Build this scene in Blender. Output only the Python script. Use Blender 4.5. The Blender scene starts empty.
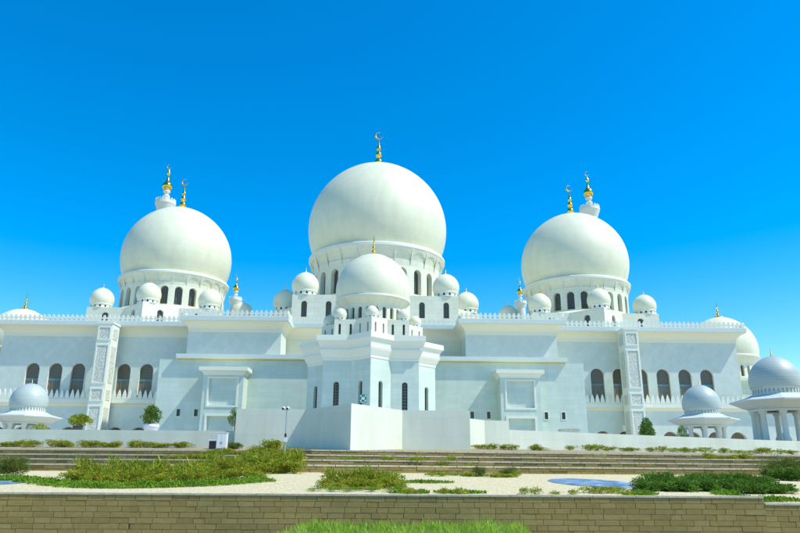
import bpy, math, random
from mathutils import Vector, Matrix, noise
random.seed(7)
PI = math.pi
sc = bpy.context.scene
COL = sc.collection

# ------------------------------------------------------------------ camera model (also used to read distances off the ground)
FPX, CX, CY = 690.0, 400.0, 266.5
CAM = Vector((1.8, 0.0, 2.5))
_p, _a, _r = math.radians(16.7), math.atan(.024), math.radians(.37)
_d = Vector((math.sin(_a)*math.cos(_p), math.cos(_a)*math.cos(_p), math.sin(_p)))
_r0 = Vector((math.cos(_a), -math.sin(_a), 0)); _u0 = _r0.cross(_d)
_R = _r0*math.cos(_r) + _u0*math.sin(_r); _U = _u0*math.cos(_r) - _r0*math.sin(_r)
def at(px, py, Y):
    v = _d + _R*((px-CX)/FPX) - _U*((py-CY)/FPX)
    return CAM + v*((Y-CAM.y)/v.y)
cd = bpy.data.cameras.new('camera'); cam = bpy.data.objects.new('camera', cd); COL.objects.link(cam)
cd.sensor_width = 36.0; cd.lens = 36.0*FPX/800.0; cd.clip_start = .1; cd.clip_end = 20000
M3 = Matrix((_R, _U, -_d)).transposed()
cam.matrix_world = Matrix.Translation(CAM) @ M3.to_4x4()
sc.camera = cam

# ------------------------------------------------------------------ light
S = Vector((.56, -.17, .81)).normalized()
w = bpy.data.worlds.new('World'); sc.world = w; w.use_nodes = True
nt = w.node_tree; nt.nodes.clear()
sky = nt.nodes.new('ShaderNodeTexSky'); sky.sky_type = 'NISHITA'; sky.sun_disc = False
sky.sun_elevation = math.asin(S.z); sky.sun_rotation = math.atan2(S.x, S.y)
sky.air_density = 1.0; sky.dust_density = .3; sky.ozone_density = 2.2
hs = nt.nodes.new('ShaderNodeHueSaturation'); hs.inputs['Saturation'].default_value = 1.6; hs.inputs['Hue'].default_value = .4985; hs.inputs['Value'].default_value = 1.56
bg = nt.nodes.new('ShaderNodeBackground'); bg.inputs['Strength'].default_value = .15
out = nt.nodes.new('ShaderNodeOutputWorld')
nt.links.new(sky.outputs[0], hs.inputs['Color']); nt.links.new(hs.outputs[0], bg.inputs[0]); nt.links.new(bg.outputs[0], out.inputs[0])
sl = bpy.data.lights.new('sun', 'SUN'); sl.energy = 5.0; sl.angle = math.radians(.53); sl.color = (1, .96, .86)
so = bpy.data.objects.new('sun', sl); COL.objects.link(so); so.location = (60, -20, 120)
so.rotation_euler = (-S).to_track_quat('-Z', 'Y').to_euler()
vs = sc.view_settings
sc.display_settings.display_device = 'sRGB'
vs.view_transform = 'Standard'; vs.look = 'None'; vs.exposure = 0.0; vs.gamma = 1.0; vs.use_curve_mapping = False
sc.cycles.max_bounces = 8; sc.cycles.diffuse_bounces = 5

# ------------------------------------------------------------------ materials
def newmat(name):
    m = bpy.data.materials.new(name); m.use_nodes = True
    t = m.node_tree; b = t.nodes['Principled BSDF']
    return m, t, b
def N(t, kind, **kw):
    n = t.nodes.new(kind)
    for k, v in kw.items():
        if k in n.inputs: n.inputs[k].default_value = v
        else: setattr(n, k, v)
    return n
def mixc(t, fac, a, b, mode='MIX'):
    n = t.nodes.new('ShaderNodeMix'); n.data_type = 'RGBA'; n.blend_type = mode
    for s_, v in ((n.inputs[0], fac), (n.inputs[6], a), (n.inputs[7], b)):
        if hasattr(v, 'is_output'): t.links.new(v, s_)
        else: s_.default_value = v
    return n.outputs[2]
def c4(c): return (c[0], c[1], c[2], 1)
def uvvec(t, rot=0.0, scale=1.0):
    u = N(t, 'ShaderNodeUVMap'); mp = N(t, 'ShaderNodeMapping')
    mp.inputs['Rotation'].default_value = (0, 0, rot); mp.inputs['Scale'].default_value = (scale,)*3
    t.links.new(u.outputs[0], mp.inputs[0]); return mp.outputs[0]
def flat(name, col, rough=.6, metal=0.0, var=.06, nscale=3.0, bump=0.0):
    m, t, b = newmat(name)
    tc = N(t, 'ShaderNodeTexCoord'); nz = N(t, 'ShaderNodeTexNoise', Scale=nscale, Detail=5.0)
    t.links.new(tc.outputs['Object'], nz.inputs['Vector'])
    lo = tuple(max(0, c*(1-var*2)) for c in col); hi = tuple(min(1, c*(1+var)) for c in col)
    t.links.new(mixc(t, nz.outputs[0], c4(lo), c4(hi)), b.inputs['Base Color'])
    b.inputs['Roughness'].default_value = rough; b.inputs['Metallic'].default_value = metal
    if bump:
        bp = N(t, 'ShaderNodeBump', Strength=bump, Distance=.05)
        t.links.new(nz.outputs[0], bp.inputs['Height']); t.links.new(bp.outputs[0], b.inputs['Normal'])
    return m
def stone(name, col, bw, bh, rot=0.0, joint=.02, jcol=.82, var=.05, rough=.5, stain=.07, offs=.5, stretch=.25, nbig=.13):
    """cut stone facing: panel joints, slight panel to panel change, weather marks"""
    m, t, b = newmat(name)
    v = uvvec(t, rot)
    br = N(t, 'ShaderNodeTexBrick', Scale=1.0); br.offset = offs
    br.inputs['Brick Width'].default_value = bw; br.inputs['Row Height'].default_value = bh
    br.inputs['Mortar Size'].default_value = joint; br.inputs['Mortar Smooth'].default_value = .1
    br.inputs['Color1'].default_value = c4([c*(1-var) for c in col]); br.inputs['Color2'].default_value = c4([min(1, c*(1+var*.5)) for c in col])
    br.inputs['Mortar'].default_value = c4([c*jcol for c in col])
    t.links.new(v, br.inputs['Vector'])
    mp2 = N(t, 'ShaderNodeMapping'); mp2.inputs['Scale'].default_value = (1, stretch, 1)
    t.links.new(v, mp2.inputs[0])
    nz = N(t, 'ShaderNodeTexNoise', Scale=.55, Detail=8.0, Roughness=.65); t.links.new(mp2.outputs[0], nz.inputs['Vector'])
    n2 = N(t, 'ShaderNodeTexNoise', Scale=nbig, Detail=3.0); t.links.new(v, n2.inputs['Vector'])
    r1 = N(t, 'ShaderNodeMapRange'); r1.inputs[1].default_value = .35; r1.inputs[2].default_value = .7
    t.links.new(nz.outputs[0], r1.inputs[0])
    k = 1-stain
    c = mixc(t, r1.outputs[0], br.outputs['Color'], (k, k*.995, k*.97, 1), 'MULTIPLY')
    c = mixc(t, n2.outputs[0], c, (1-stain*.8, 1-stain*.7, 1-stain*.8, 1), 'MULTIPLY')
    t.links.new(c, b.inputs['Base Color']); b.inputs['Roughness'].default_value = rough
    return m
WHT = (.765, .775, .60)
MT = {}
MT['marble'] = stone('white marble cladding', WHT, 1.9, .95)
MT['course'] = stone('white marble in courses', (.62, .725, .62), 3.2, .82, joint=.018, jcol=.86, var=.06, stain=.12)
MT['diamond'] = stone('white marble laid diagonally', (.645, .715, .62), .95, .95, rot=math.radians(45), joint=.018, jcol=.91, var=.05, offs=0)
def domemat(name, col):
    m, t, b = newmat(name); tc = N(t, 'ShaderNodeTexCoord'); g = N(t, 'ShaderNodeNewGeometry')
    sp = N(t, 'ShaderNodeSeparateXYZ'); t.links.new(g.outputs['Position'], sp.inputs[0])
    ml = N(t, 'ShaderNodeMath', operation='MULTIPLY'); ml.inputs[1].default_value = 1.35; t.links.new(sp.outputs[2], ml.inputs[0])
    fl = N(t, 'ShaderNodeMath', operation='FLOOR'); t.links.new(ml.outputs[0], fl.inputs[0])
    fr = N(t, 'ShaderNodeMath', operation='FRACT'); t.links.new(ml.outputs[0], fr.inputs[0])
    lt = N(t, 'ShaderNodeMath', operation='LESS_THAN'); lt.inputs[1].default_value = .05; t.links.new(fr.outputs[0], lt.inputs[0])
    wn = N(t, 'ShaderNodeTexWhiteNoise'); wn.noise_dimensions = '1D'; t.links.new(fl.outputs[0], wn.inputs['W'])
    c = mixc(t, wn.outputs['Value'], c4([x*.965 for x in col]), c4(col))
    c = mixc(t, lt.outputs[0], c, c4([x*.91 for x in col]))
    mp = N(t, 'ShaderNodeMapping'); mp.inputs['Scale'].default_value = (.35, .35, .12); t.links.new(g.outputs['Position'], mp.inputs[0])
    nz = N(t, 'ShaderNodeTexNoise', Scale=1.6, Detail=8.0, Roughness=.6); t.links.new(mp.outputs[0], nz.inputs['Vector'])
    r1 = N(t, 'ShaderNodeMapRange'); r1.inputs[1].default_value = .38; r1.inputs[2].default_value = .72; t.links.new(nz.outputs[0], r1.inputs[0])
    c = mixc(t, r1.outputs[0], c, (.90, .90, .87, 1), 'MULTIPLY')
    t.links.new(c, b.inputs['Base Color']); b.inputs['Roughness'].default_value = .5
    return m
MT['domestone'] = domemat('dome marble', (.755, .76, .55))
MT['trim'] = flat('white stone trim', (.77, .79, .655), .5, var=.03)
MT['fascia'] = flat('grey white fascia stone', (.62, .70, .635), .5, var=.05, nscale=1.2)
MT['cream'] = flat('cream plaster soffit', (.80, .68, .34), .7, var=.03)
MT['cove'] = flat('pale cream cove plaster', (.79, .77, .58), .7, var=.03)
MT['roof'] = flat('pale roof deck', (.66, .655, .59), .8, var=.05)
MT['paint'] = stone('white painted block wall', (.79, .81, .67), 4.2, 1.25, joint=.018, jcol=.92, var=.03, rough=.7, stain=.16)
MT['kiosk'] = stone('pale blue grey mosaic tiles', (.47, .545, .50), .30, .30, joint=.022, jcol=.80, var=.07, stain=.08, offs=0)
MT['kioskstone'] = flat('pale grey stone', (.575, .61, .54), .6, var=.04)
MT['gold'] = flat('gold leaf', (.92, .60, .10), .22, 1.0, .04, 4)
MT['bronze'] = flat('tarnished gilt', (.55, .40, .14), .4, .8, .1)
MT['glass'] = flat('dark glass', (.035, .035, .03), .15, var=.2)
MT['tan'] = flat('tan window screen', (.20, .165, .10), .5, var=.25, nscale=1.5)
MT['teal'] = flat('teal transom metal', (.10, .22, .26), .4)
MT['archfill'] = flat('brown arch infill', (.20, .165, .11), .7, var=.3, nscale=1.0)  # brown backing panel that closes the arcade arches
def lattice(name, c1, c2, sc_):
    m, t, b = newmat(name); v = uvvec(t)
    vo = N(t, 'ShaderNodeTexVoronoi', Scale=sc_, Randomness=.25); vo.feature = 'DISTANCE_TO_EDGE'
    t.links.new(v, vo.inputs['Vector'])
    r1 = N(t, 'ShaderNodeMapRange'); r1.inputs[1].default_value = .05; r1.inputs[2].default_value = .14
    t.links.new(vo.outputs[0], r1.inputs[0])
    t.links.new(mixc(t, r1.outputs[0], c4(c1), c4(c2)), b.inputs['Base Color']); b.inputs['Roughness'].default_value = .35
    return m
MT['lattice'] = lattice('pierced window screen', (.17, .155, .12), (.022, .026, .022), 2.2)
MT['wingscreen'] = lattice('patterned glass', (.17, .145, .085), (.085, .085, .065), 2.4)
def carve(name):
    m, t, b = newmat(name); v = uvvec(t)
    vo = N(t, 'ShaderNodeTexVoronoi', Scale=3.0, Randomness=.7); vo.feature = 'DISTANCE_TO_EDGE'
    t.links.new(v, vo.inputs['Vector'])
    r1 = N(t, 'ShaderNodeMapRange'); r1.inputs[1].default_value = .04; r1.inputs[2].default_value = .16
    t.links.new(vo.outputs[0], r1.inputs[0])
    t.links.new(mixc(t, r1.outputs[0], (.62, .655, .56, 1), (.75, .77, .64, 1)), b.inputs['Base Color'])
    bp = N(t, 'ShaderNodeBump', Strength=.9, Distance=.12); t.links.new(r1.outputs[0], bp.inputs['Height']); t.links.new(bp.outputs[0], b.inputs['Normal'])
    b.inputs['Roughness'].default_value = .6
    return m
MT['carved'] = carve('carved arabesque stone')
def gravel(name, c1, c2, scale, rough=.9, c3=None):
    m, t, b = newmat(name)
    tc = N(t, 'ShaderNodeTexCoord')
    vo = N(t, 'ShaderNodeTexVoronoi', Scale=scale); t.links.new(tc.outputs['Object'], vo.inputs['Vector'])
    nz = N(t, 'ShaderNodeTexNoise', Scale=.7, Detail=7.0, Roughness=.65); t.links.new(tc.outputs['Object'], nz.inputs['Vector'])
    bw = N(t, 'ShaderNodeRGBToBW'); t.links.new(vo.outputs['Color'], bw.inputs[0])
    c = mixc(t, bw.outputs[0], c4(c1), c4(c2))
    rr = N(t, 'ShaderNodeMapRange'); rr.inputs[1].default_value = .45; rr.inputs[2].default_value = .75; rr.inputs[4].default_value = .6
    t.links.new(nz.outputs[0], rr.inputs[0])
    c = mixc(t, rr.outputs[0], c, c4(c3 or c1))
    t.links.new(c, b.inputs['Base Color']); b.inputs['Roughness'].default_value = rough
    bp = N(t, 'ShaderNodeBump', Strength=.7, Distance=.04); t.links.new(vo.outputs['Distance'], bp.inputs['Height']); t.links.new(bp.outputs[0], b.inputs['Normal'])
    return m
MT['sand'] = gravel('pale beige gravel', (.48, .40, .21), (.74, .64, .37), 11, c3=(.62, .53, .31))
MT['soil'] = gravel('dry garden soil', (.28, .22, .11), (.42, .34, .18), 9, c3=(.22, .19, .09))
MT['bluegravel'] = gravel('blue glass gravel', (.02, .08, .16), (.34, .48, .56), 3, .6, c3=(.05, .14, .25))
MT['ground'] = gravel('desert ground', (.30, .25, .17), (.38, .33, .23), 2)
MT['asphalt'] = gravel('asphalt', (.04, .04, .042), (.065, .065, .065), 30)
MT['pavement'] = gravel('pale beige paving', (.50, .47, .39), (.60, .57, .48), 4)  # plaza colour lightened to bounce more sun up onto eaves and facade
def blockmat(name, c1, c2, c3, stain):
    m, t, b = newmat(name)
    at_ = N(t, 'ShaderNodeAttribute'); at_.attribute_name = 'tone'
    v = uvvec(t); nz = N(t, 'ShaderNodeTexNoise', Scale=6.0, Detail=8.0, Roughness=.7); t.links.new(v, nz.inputs['Vector'])
    n2 = N(t, 'ShaderNodeTexNoise', Scale=.35, Detail=4.0); t.links.new(v, n2.inputs['Vector'])
    c = mixc(t, at_.outputs['Fac'], c4(c1), c4(c2))
    r2 = N(t, 'ShaderNodeMapRange'); r2.inputs[1].default_value = .35; r2.inputs[2].default_value = .65; t.links.new(n2.outputs[0], r2.inputs[0])
    c = mixc(t, r2.outputs[0], c, c4(c3), 'MULTIPLY')
    r1 = N(t, 'ShaderNodeMapRange'); r1.inputs[1].default_value = .3; r1.inputs[2].default_value = .75; t.links.new(nz.outputs[0], r1.inputs[0])
    c = mixc(t, r1.outputs[0], c, (stain, stain, stain, 1), 'MULTIPLY')
    t.links.new(c, b.inputs['Base Color']); b.inputs['Roughness'].default_value = .9
    bp = N(t, 'ShaderNodeBump', Strength=.5, Distance=.02); t.links.new(nz.outputs[0], bp.inputs['Height']); t.links.new(bp.outputs[0], b.inputs['Normal'])
    return m
MT['block'] = blockmat('tan concrete block', (.35, .245, .07), (.43, .31, .10), (.78, .86, .90), .78)
MT['terrace'] = blockmat('weathered terrace stone', (.30, .205, .06), (.44, .32, .11), (.74, .80, .75), .66)
MT['mortar'] = flat('dark mortar', (.15, .12, .065), .9)
MT['coping'] = flat('pale coping stone', (.60, .53, .36), .85, var=.25, nscale=5)
def leafmat(name, c1, c2, tr=.35):
    m = bpy.data.materials.new(name); m.use_nodes = True; t = m.node_tree; t.nodes.clear()
    o = N(t, 'ShaderNodeOutputMaterial'); gi = N(t, 'ShaderNodeAttribute'); gi.attribute_name = 'tone'
    c = mixc(t, gi.outputs['Fac'], c4(c1), c4(c2))
    df = N(t, 'ShaderNodeBsdfDiffuse'); tl = N(t, 'ShaderNodeBsdfTranslucent'); mx = N(t, 'ShaderNodeMixShader'); mx.inputs[0].default_value = tr
    t.links.new(c, df.inputs[0]); t.links.new(c, tl.inputs[0]); t.links.new(df.outputs[0], mx.inputs[1]); t.links.new(tl.outputs[0], mx.inputs[2]); t.links.new(mx.outputs[0], o.inputs[0])
    return m
MT['lantana'] = leafmat('yellow green leaves', (.12, .20, .015), (.50, .52, .06))
MT['flower'] = leafmat('orange flowers', (.55, .12, .02), (.75, .26, .03), .2)
MT['juniper'] = leafmat('deep green needles', (.05, .135, .02), (.19, .33, .05), .2)
MT['treeleaf'] = leafmat('tree leaves', (.05, .12, .02), (.22, .32, .05))
MT['olive'] = leafmat('olive green leaves', (.08, .12, .025), (.25, .30, .07), .25)
MT['grass'] = leafmat('bright grass', (.19, .35, .025), (.54, .72, .09), .4)
MT['cover'] = leafmat('bright ground cover leaves', (.09, .20, .018), (.27, .42, .04), .3)
MT['drygrass'] = leafmat('dry grass', (.30, .26, .09), (.50, .44, .18), .3)
MT['bark'] = flat('bark', (.13, .09, .05), .9, var=.2, nscale=8)
MT['metal'] = flat('galvanised steel', (.45, .47, .48), .4, .7)
MT['white'] = flat('white enamel', (.80, .80, .78), .4, var=.03)
MT['black'] = flat('black plastic', (.02, .02, .02), .4)
MT['green'] = flat('green sign face', (.0, .22, .15), .4, var=.03)
MT['signwhite'] = flat('white sign paint', (.82, .85, .83), .4, var=.02)
MT['pot'] = flat('dark clay pot', (.10, .09, .08), .7)

# ------------------------------------------------------------------ mesh builder
class MB:
    def __init__(s): s.v = []; s.f = []; s.m = []; s.mats = []; s.sm = []; s.tone = []; s.hastone = False
    def mi(s, k):
        if k not in s.mats: s.mats.append(k)
        return s.mats.index(k)
    def face(s, pts, mat, smooth=False, tone=0.0):
        i = len(s.v); s.v.extend(Vector(p) for p in pts); s.f.append(tuple(range(i, i+len(pts)))); s.m.append(s.mi(mat)); s.sm.append(smooth); s.tone.append(tone)
    def grid(s, rows, mat, smooth=True, close=False):
        """rows of points -> quads; shared vertices"""
        i0 = len(s.v); n = len(rows[0])
        for r in rows: s.v.extend(Vector(p) for p in r)
        k = s.mi(mat)
        for j in range(len(rows)-1):
            for i in range(n if close else n-1):
                a = i0+j*n+i; b = i0+j*n+(i+1) % n
                s.f.append((a, b, b+n, a+n)); s.m.append(k); s.sm.append(smooth); s.tone.append(0)
    def box(s, x0, x1, y0, y1, z0, z1, mat, tone=0.0):
        p = [(x0,y0,z0),(x1,y0,z0),(x1,y1,z0),(x0,y1,z0),(x0,y0,z1),(x1,y0,z1),(x1,y1,z1),(x0,y1,z1)]
        for q in ((0,1,5,4),(1,2,6,5),(2,3,7,6),(3,0,4,7),(4,5,6,7),(3,2,1,0)): s.face([p[i] for i in q], mat, tone=tone)
    def bar(s, a, b, r0, r1, mat, n=10, smooth=True):
        a = Vector(a); b = Vector(b); d = (b-a).normalized(); x = d.orthogonal().normalized(); y = d.cross(x)
        rows = [[c + x*r*math.cos(2*PI*i/n) + y*r*math.sin(2*PI*i/n) for i in range(n)] for c, r in ((a, r0), (b, r1))]
        s.grid(rows, mat, smooth, True); s.face(rows[1], mat); s.face(rows[0][::-1], mat)
    def lathe(s, cx, cy, prof, mat, n=48, smooth=True, ph=0.0, cap=True):
        rows = [[(cx+r*math.cos(2*PI*i/n+ph), cy+r*math.sin(2*PI*i/n+ph), z) for i in range(n)] for r, z in prof]
        s.grid(rows, mat, smooth, True)
        if cap and prof[-1][0] > 1e-4: s.face(rows[-1], mat)
    def loft(s, polys, mat, cap_top=None, cap_bot=None):
        """polys: closed rings of 3-D points, flat shaded"""
        for a, b in zip(polys, polys[1:]):
            n = len(a)
            for i in range(n): s.face([a[i], a[(i+1) % n], b[(i+1) % n], b[i]], mat)
        if cap_top: s.face(polys[-1], cap_top)
        if cap_bot: s.face(polys[0][::-1], cap_bot)
    def build(s, name, parent=None, inv=None):
        me = bpy.data.meshes.new(name)
        me.from_pydata([tuple(v) for v in s.v], [], s.f)
        for k in s.mats: me.materials.append(MT[k])
        me.polygons.foreach_set('material_index', s.m); me.polygons.foreach_set('use_smooth', s.sm)
        uv = me.uv_layers.new(name='UVMap').data
        for p in me.polygons:
            n = p.normal
            if p.use_smooth and abs(n.z) < .98 or abs(n.z) < .75:
                h = math.hypot(n.x, n.y) or 1; tx, ty = -n.y/h, n.x/h
                vz = math.sqrt(max(0, 1-n.z*n.z)) or 1
                for li in p.loop_indices:
                    v = me.vertices[me.loops[li].vertex_index].co; uv[li].uv = (v.x*tx+v.y*ty, v.z)
            else:
                for li in p.loop_indices:
                    v = me.vertices[me.loops[li].vertex_index].co; uv[li].uv = (v.x, v.y)
        if s.hastone:
            a = me.attributes.new('tone', 'FLOAT', 'FACE'); a.data.foreach_set('value', s.tone)
        me.update()
        o = bpy.data.objects.new(name, me); COL.objects.link(o)
        if parent is not None:
            o.parent = parent
            if parent.parent is None and parent.type == 'EMPTY': o.matrix_parent_inverse = Matrix.Translation(-parent.location)
        return o
def thing(name, label, cat, loc=(0,0,0), group=None):
    o = bpy.data.objects.new(name, None); COL.objects.link(o); o.location = loc; o.empty_display_size = .3
    o['label'] = label; o['category'] = cat
    if group: o['group'] = group
    return o
def tag(o, label=None, cat=None, group=None, kind=None):
    for k, v in (('label', label), ('category', cat), ('group', group), ('kind', kind)):
        if v: o[k] = v
    return o
def copy_tree(o, parent=None):
    c = o.copy(); COL.objects.link(c)
    if parent is not None: c.parent = parent
    for ch in list(o.children): copy_tree(ch, c)
    return c

# ------------------------------------------------------------------ openings in walls
def arc_pts(cu, w, vt, n=10, pointed=.0):
    r = w/2; zs = vt-r
    return [(cu+r*math.cos(PI-PI*i/n), zs+r*math.sin(PI*i/n)) for i in range(n+1)]
def arched_wall(mb, fn, u0, u1, v0, v1, ops, depth, mat, usub=1, revmat=None, square=False):
    """wall panel with real recessed arched openings; returns the outline of each opening at its back"""
    revmat = revmat or mat; backs = []
    ops = sorted(ops); edges = [u0]+[(ops[i][0]+ops[i+1][0])/2 for i in range(len(ops)-1)]+[u1]
    def quad(ua, ub, va, vb):
        if ub-ua < 1e-5 or vb-va < 1e-5: return
        for k in range(usub):
            p, q = ua+(ub-ua)*k/usub, ua+(ub-ua)*(k+1)/usub
            mb.face([fn(p,va,0), fn(q,va,0), fn(q,vb,0), fn(p,vb,0)], mat)
    if not ops: quad(u0, u1, v0, v1); return backs
    for i, (cu, w, vb, vt) in enumerate(ops):
        a, b = edges[i], edges[i+1]; l, r = cu-w/2, cu+w/2
        quad(a, l, v0, v1); quad(r, b, v0, v1); quad(l, r, v0, vb)
        pts = [(l, vt), (r, vt)] if square else arc_pts(cu, w, vt)
        for p, q in zip(pts, pts[1:]):
            mb.face([fn(p[0],p[1],0), fn(q[0],q[1],0), fn(q[0],v1,0), fn(p[0],v1,0)], mat)
        ring = [(l, vb)] + ([(l, vt), (r, vt)] if square else pts) + [(r, vb)]
        for p, q in zip(ring, ring[1:]+ring[:1]):
            mb.face([fn(p[0],p[1],0), fn(q[0],q[1],0), fn(q[0],q[1],depth), fn(p[0],p[1],depth)], revmat)
        backs.append(((cu, w, vb, vt), ring))
    return backs
def back_panel(fn, ring, depth, mat, name, parent, extra=None):
    mb = MB(); mb.face([fn(u, v, depth) for u, v in ring], mat)
    if extra: extra(mb)
    # a thin slab, not a sheet
    mb.loft([[fn(u, v, depth) for u, v in ring], [fn(u, v, depth+.12) for u, v in ring]], mat)
    return mb.build(name, parent)
def flatfn(p0, p1, inward=None):
    p0 = Vector((p0[0], p0[1], 0)); p1 = Vector((p1[0], p1[1], 0)); d = (p1-p0).normalized()
    n = inward or Vector((-d.y, d.x, 0))
    return lambda u, v, dd: p0 + d*u + n*dd + Vector((0, 0, v)), (p1-p0).length
def cylfn(cx, cy, R, rz=None):
    def fn(u, v, dd):
        r = (rz(v) if rz else R)-dd; a = u/R - PI/2
        return Vector((cx+r*math.cos(a), cy+r*math.sin(a), v))
    return fn

# ------------------------------------------------------------------ ornaments
def merlon(mb, c, d, n, h, wd, th, mat, spade=False):
    """one leaf shaped merlon; c base centre, d along, n outward"""
    half = [(.40,0),(.40,.10),(.22,.16),(.20,.24),(.46,.40),(.50,.52),(.36,.62),(.26,.66),(.30,.76),(.18,.88),(0,1.0)]
    if spade: half = [(.46,0),(.46,.22),(.36,.30),(.40,.42),(.24,.60),(.26,.68),(.10,.86),(0,1.0)]
    pts = [(x*wd, y*h) for x, y in half] + [(-x*wd, y*h) for x, y in half[-2::-1]]
    a = [c + d*x + Vector((0,0,y)) + n*th/2 for x, y in pts]; b = [c + d*x + Vector((0,0,y)) - n*th/2 for x, y in pts]
    mb.face(a, mat); mb.face(b[::-1], mat)
    k = len(pts)
    for i in range(k-1): mb.face([a[i], b[i], b[i+1], a[i+1]], mat)
def parapet(pts, z, h, pitch, mat='trim', spade=False):
    mb = MB()
    for p, q in zip(pts, pts[1:]):
        p = Vector((p[0], p[1], z)); q = Vector((q[0], q[1], z)); L = (q-p).length; d = (q-p).normalized(); n = Vector((d.y, -d.x, 0))
        k = max(1, round(L/pitch)); st = L/k
        for i in range(k): merlon(mb, p + d*(st*(i+.5)), d, n, h, st*.92, .22, mat, spade)
        a, b = p-n*.12, p+n*.12; a2, b2 = q-n*.12, q+n*.12; up = Vector((0,0,.12))
        mb.face([b, b2, b2+up, b+up], mat); mb.face([a, a2, a2+up, a+up], mat); mb.face([a+up, a2+up, b2+up, b+up], mat)
    return mb
def cornice(path, prof, mats):
    """path: open polyline (x,y) along the wall; prof: (outward, z); mats per profile step"""
    mb = MB(); P = [Vector((x, y, 0)) for x, y in path]; nrm = []
    for i in range(len(P)):
        ds = []
        if i > 0: ds.append((P[i]-P[i-1]).normalized())
        if i < len(P)-1: ds.append((P[i+1]-P[i]).normalized())
        ns = [Vector((d.y, -d.x, 0)) for d in ds]
        m = sum(ns, Vector())
        nrm.append(ns[0] if len(ns) == 1 else m/(m.dot(ns[0])))
    for (o0, z0), (o1, z1), mt in zip(prof, prof[1:], mats):
        for i in range(len(P)-1):
            mb.face([P[i]+nrm[i]*o0+Vector((0,0,z0)), P[i+1]+nrm[i+1]*o0+Vector((0,0,z0)), P[i+1]+nrm[i+1]*o1+Vector((0,0,z1)), P[i]+nrm[i]*o1+Vector((0,0,z1))], mt)
    return mb
def dome_prof(r, zc, zb, tip=.04, n=40):
    a0 = math.asin(max(-1, min(1, (zb-zc)/r))); pr = []
    for i in range(n+1):
        a = a0 + (PI/2-a0)*i/n
        pr.append((max(r*math.cos(a), 0.001), zc + r*math.sin(a)*(1+tip*max(0, math.sin(a))**6)))
    return pr
def crescent(mb, c, R, th, mat, n=22):
    ring = []
    for i in range(n+1):
        a = math.radians(60) + math.radians(300)*i/n - math.radians(0)
        k = math.sin(PI*i/n)
        ring.append((c + Vector((R*math.cos(a), 0, R*math.sin(a))), max(.015, th*k)))
    rows = []
    for (p, t), i in zip(ring, range(n+1)):
        d = (p-c).normalized()
        rows.append([p+d*t, p+Vector((0,-t,0)), p-d*t, p+Vector((0,t,0))])
    mb.grid(rows, mat, True, True)
def finial(cx, cy, z, h, parent, disc=0.0, moon=True, rs=1.0):
    mb = MB(); u = h
    pr = []
    if disc: pr += [(disc, z-.11*h), (disc, z-.03*h), (disc*.8, z+.005*h), (disc*.35, z+.05*h)]
    pr += [(.055*u*rs, z), (.065*u*rs, z+.03*u)]
    zz = z+.04*u
    for rr, hh in ((.105, .21), (.082, .17), (.06, .14)):
        for k in range(9):
            a = PI*k/8; pr.append((max(.03*u, rr*u*math.sin(a))*rs, zz + hh*u*(.5-.5*math.cos(a))))
        zz += hh*u
        pr.append((.03*u*rs, zz+.012*u)); zz += .02*u
    top = z + (.80 if moon else 1.0)*u
    pr += [(.022*u*rs, zz+.02*u), (.008*u, top)]
    mb.lathe(cx, cy, pr, 'gold', 16)
    if moon: crescent(mb, Vector((cx, cy, z+.90*u)), .095*u, .026*u, 'bronze')
    return mb.build('finial', parent)
def star_pts(cx, cy, R, ph=-PI/2):
    p = []
    for k in range(8):
        a = ph + k*PI/4
        p.append((cx+R*math.cos(a), cy+R*math.sin(a)))
        b = a + PI/8; r2 = R*math.cos(PI/4)/math.cos(PI/8)
        p.append((cx+r2*math.cos(b), cy+r2*math.sin(b)))
    return p
def star_wall(cx, cy, R, z0, z1, w, zb, zt, per, depth, mat, name, wname, parent, winmat='lattice', roof='roof', front=True, square=False):
    mb = MB(); P = star_pts(cx, cy, R); backs = []
    for i in range(16):
        p, q = P[i], P[(i+1) % 16]; fn, L = flatfn(p, q)
        mid = ((p[0]+q[0])/2-cx, (p[1]+q[1])/2-cy); nx, ny = (q[1]-p[1])/L, -(q[0]-p[0])/L
        vis = (ny < -.1)
        ops = [(L*(k+.5)/per + (0 if per < 2 else 0), w, zb, zt) for k in range(per)] if vis else []
        for b in arched_wall(mb, fn, 0, L, z0, z1, ops, depth, mat, square=square): backs.append((fn, b[1]))
    mb.face([(x, y, z1) for x, y in P], roof)
    o = mb.build(name, parent)
    for fn, ring in backs: back_panel(fn, ring, depth, winmat, wname, o)
    return o
def small_dome(cx, cy, z, r, parent, fin=True, lattice_n=12):
    mb = MB(); rn = r*.86; hn = r*.34
    fn = cylfn(cx, cy, rn); L = 2*PI*rn
    ops = [(L*(k+.5)/lattice_n, L/lattice_n*.38, z+hn*.25, z+hn*.85) for k in range(lattice_n)]
    bk = arched_wall(mb, fn, 0, L, z, z+hn, ops, r*.12, 'trim', usub=2)
    for _, ring in bk: mb.face([fn(u, v, r*.12) for u, v in ring], 'glass')
    mb.lathe(cx, cy, [(rn*1.06, z), (rn*1.06, z+.06*r), (rn, z+.06*r)], 'trim', 36, False, cap=False)
    mb.lathe(cx, cy, [(rn, z+hn), (rn*1.07, z+hn), (rn*1.07, z+hn+.08*r), (rn*.9, z+hn+.08*r)], 'trim', 36, False, cap=False)
    zc = z+hn+.08*r+.42*r
    mb.lathe(cx, cy, dome_prof(r, zc, z+hn+.08*r, .06, 22), 'domestone', 40)
    o = mb.build('small_dome', parent)
    if fin: finial(cx, cy, zc+r*1.04, r*.62, o, moon=False, rs=.8)
    return o
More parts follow.
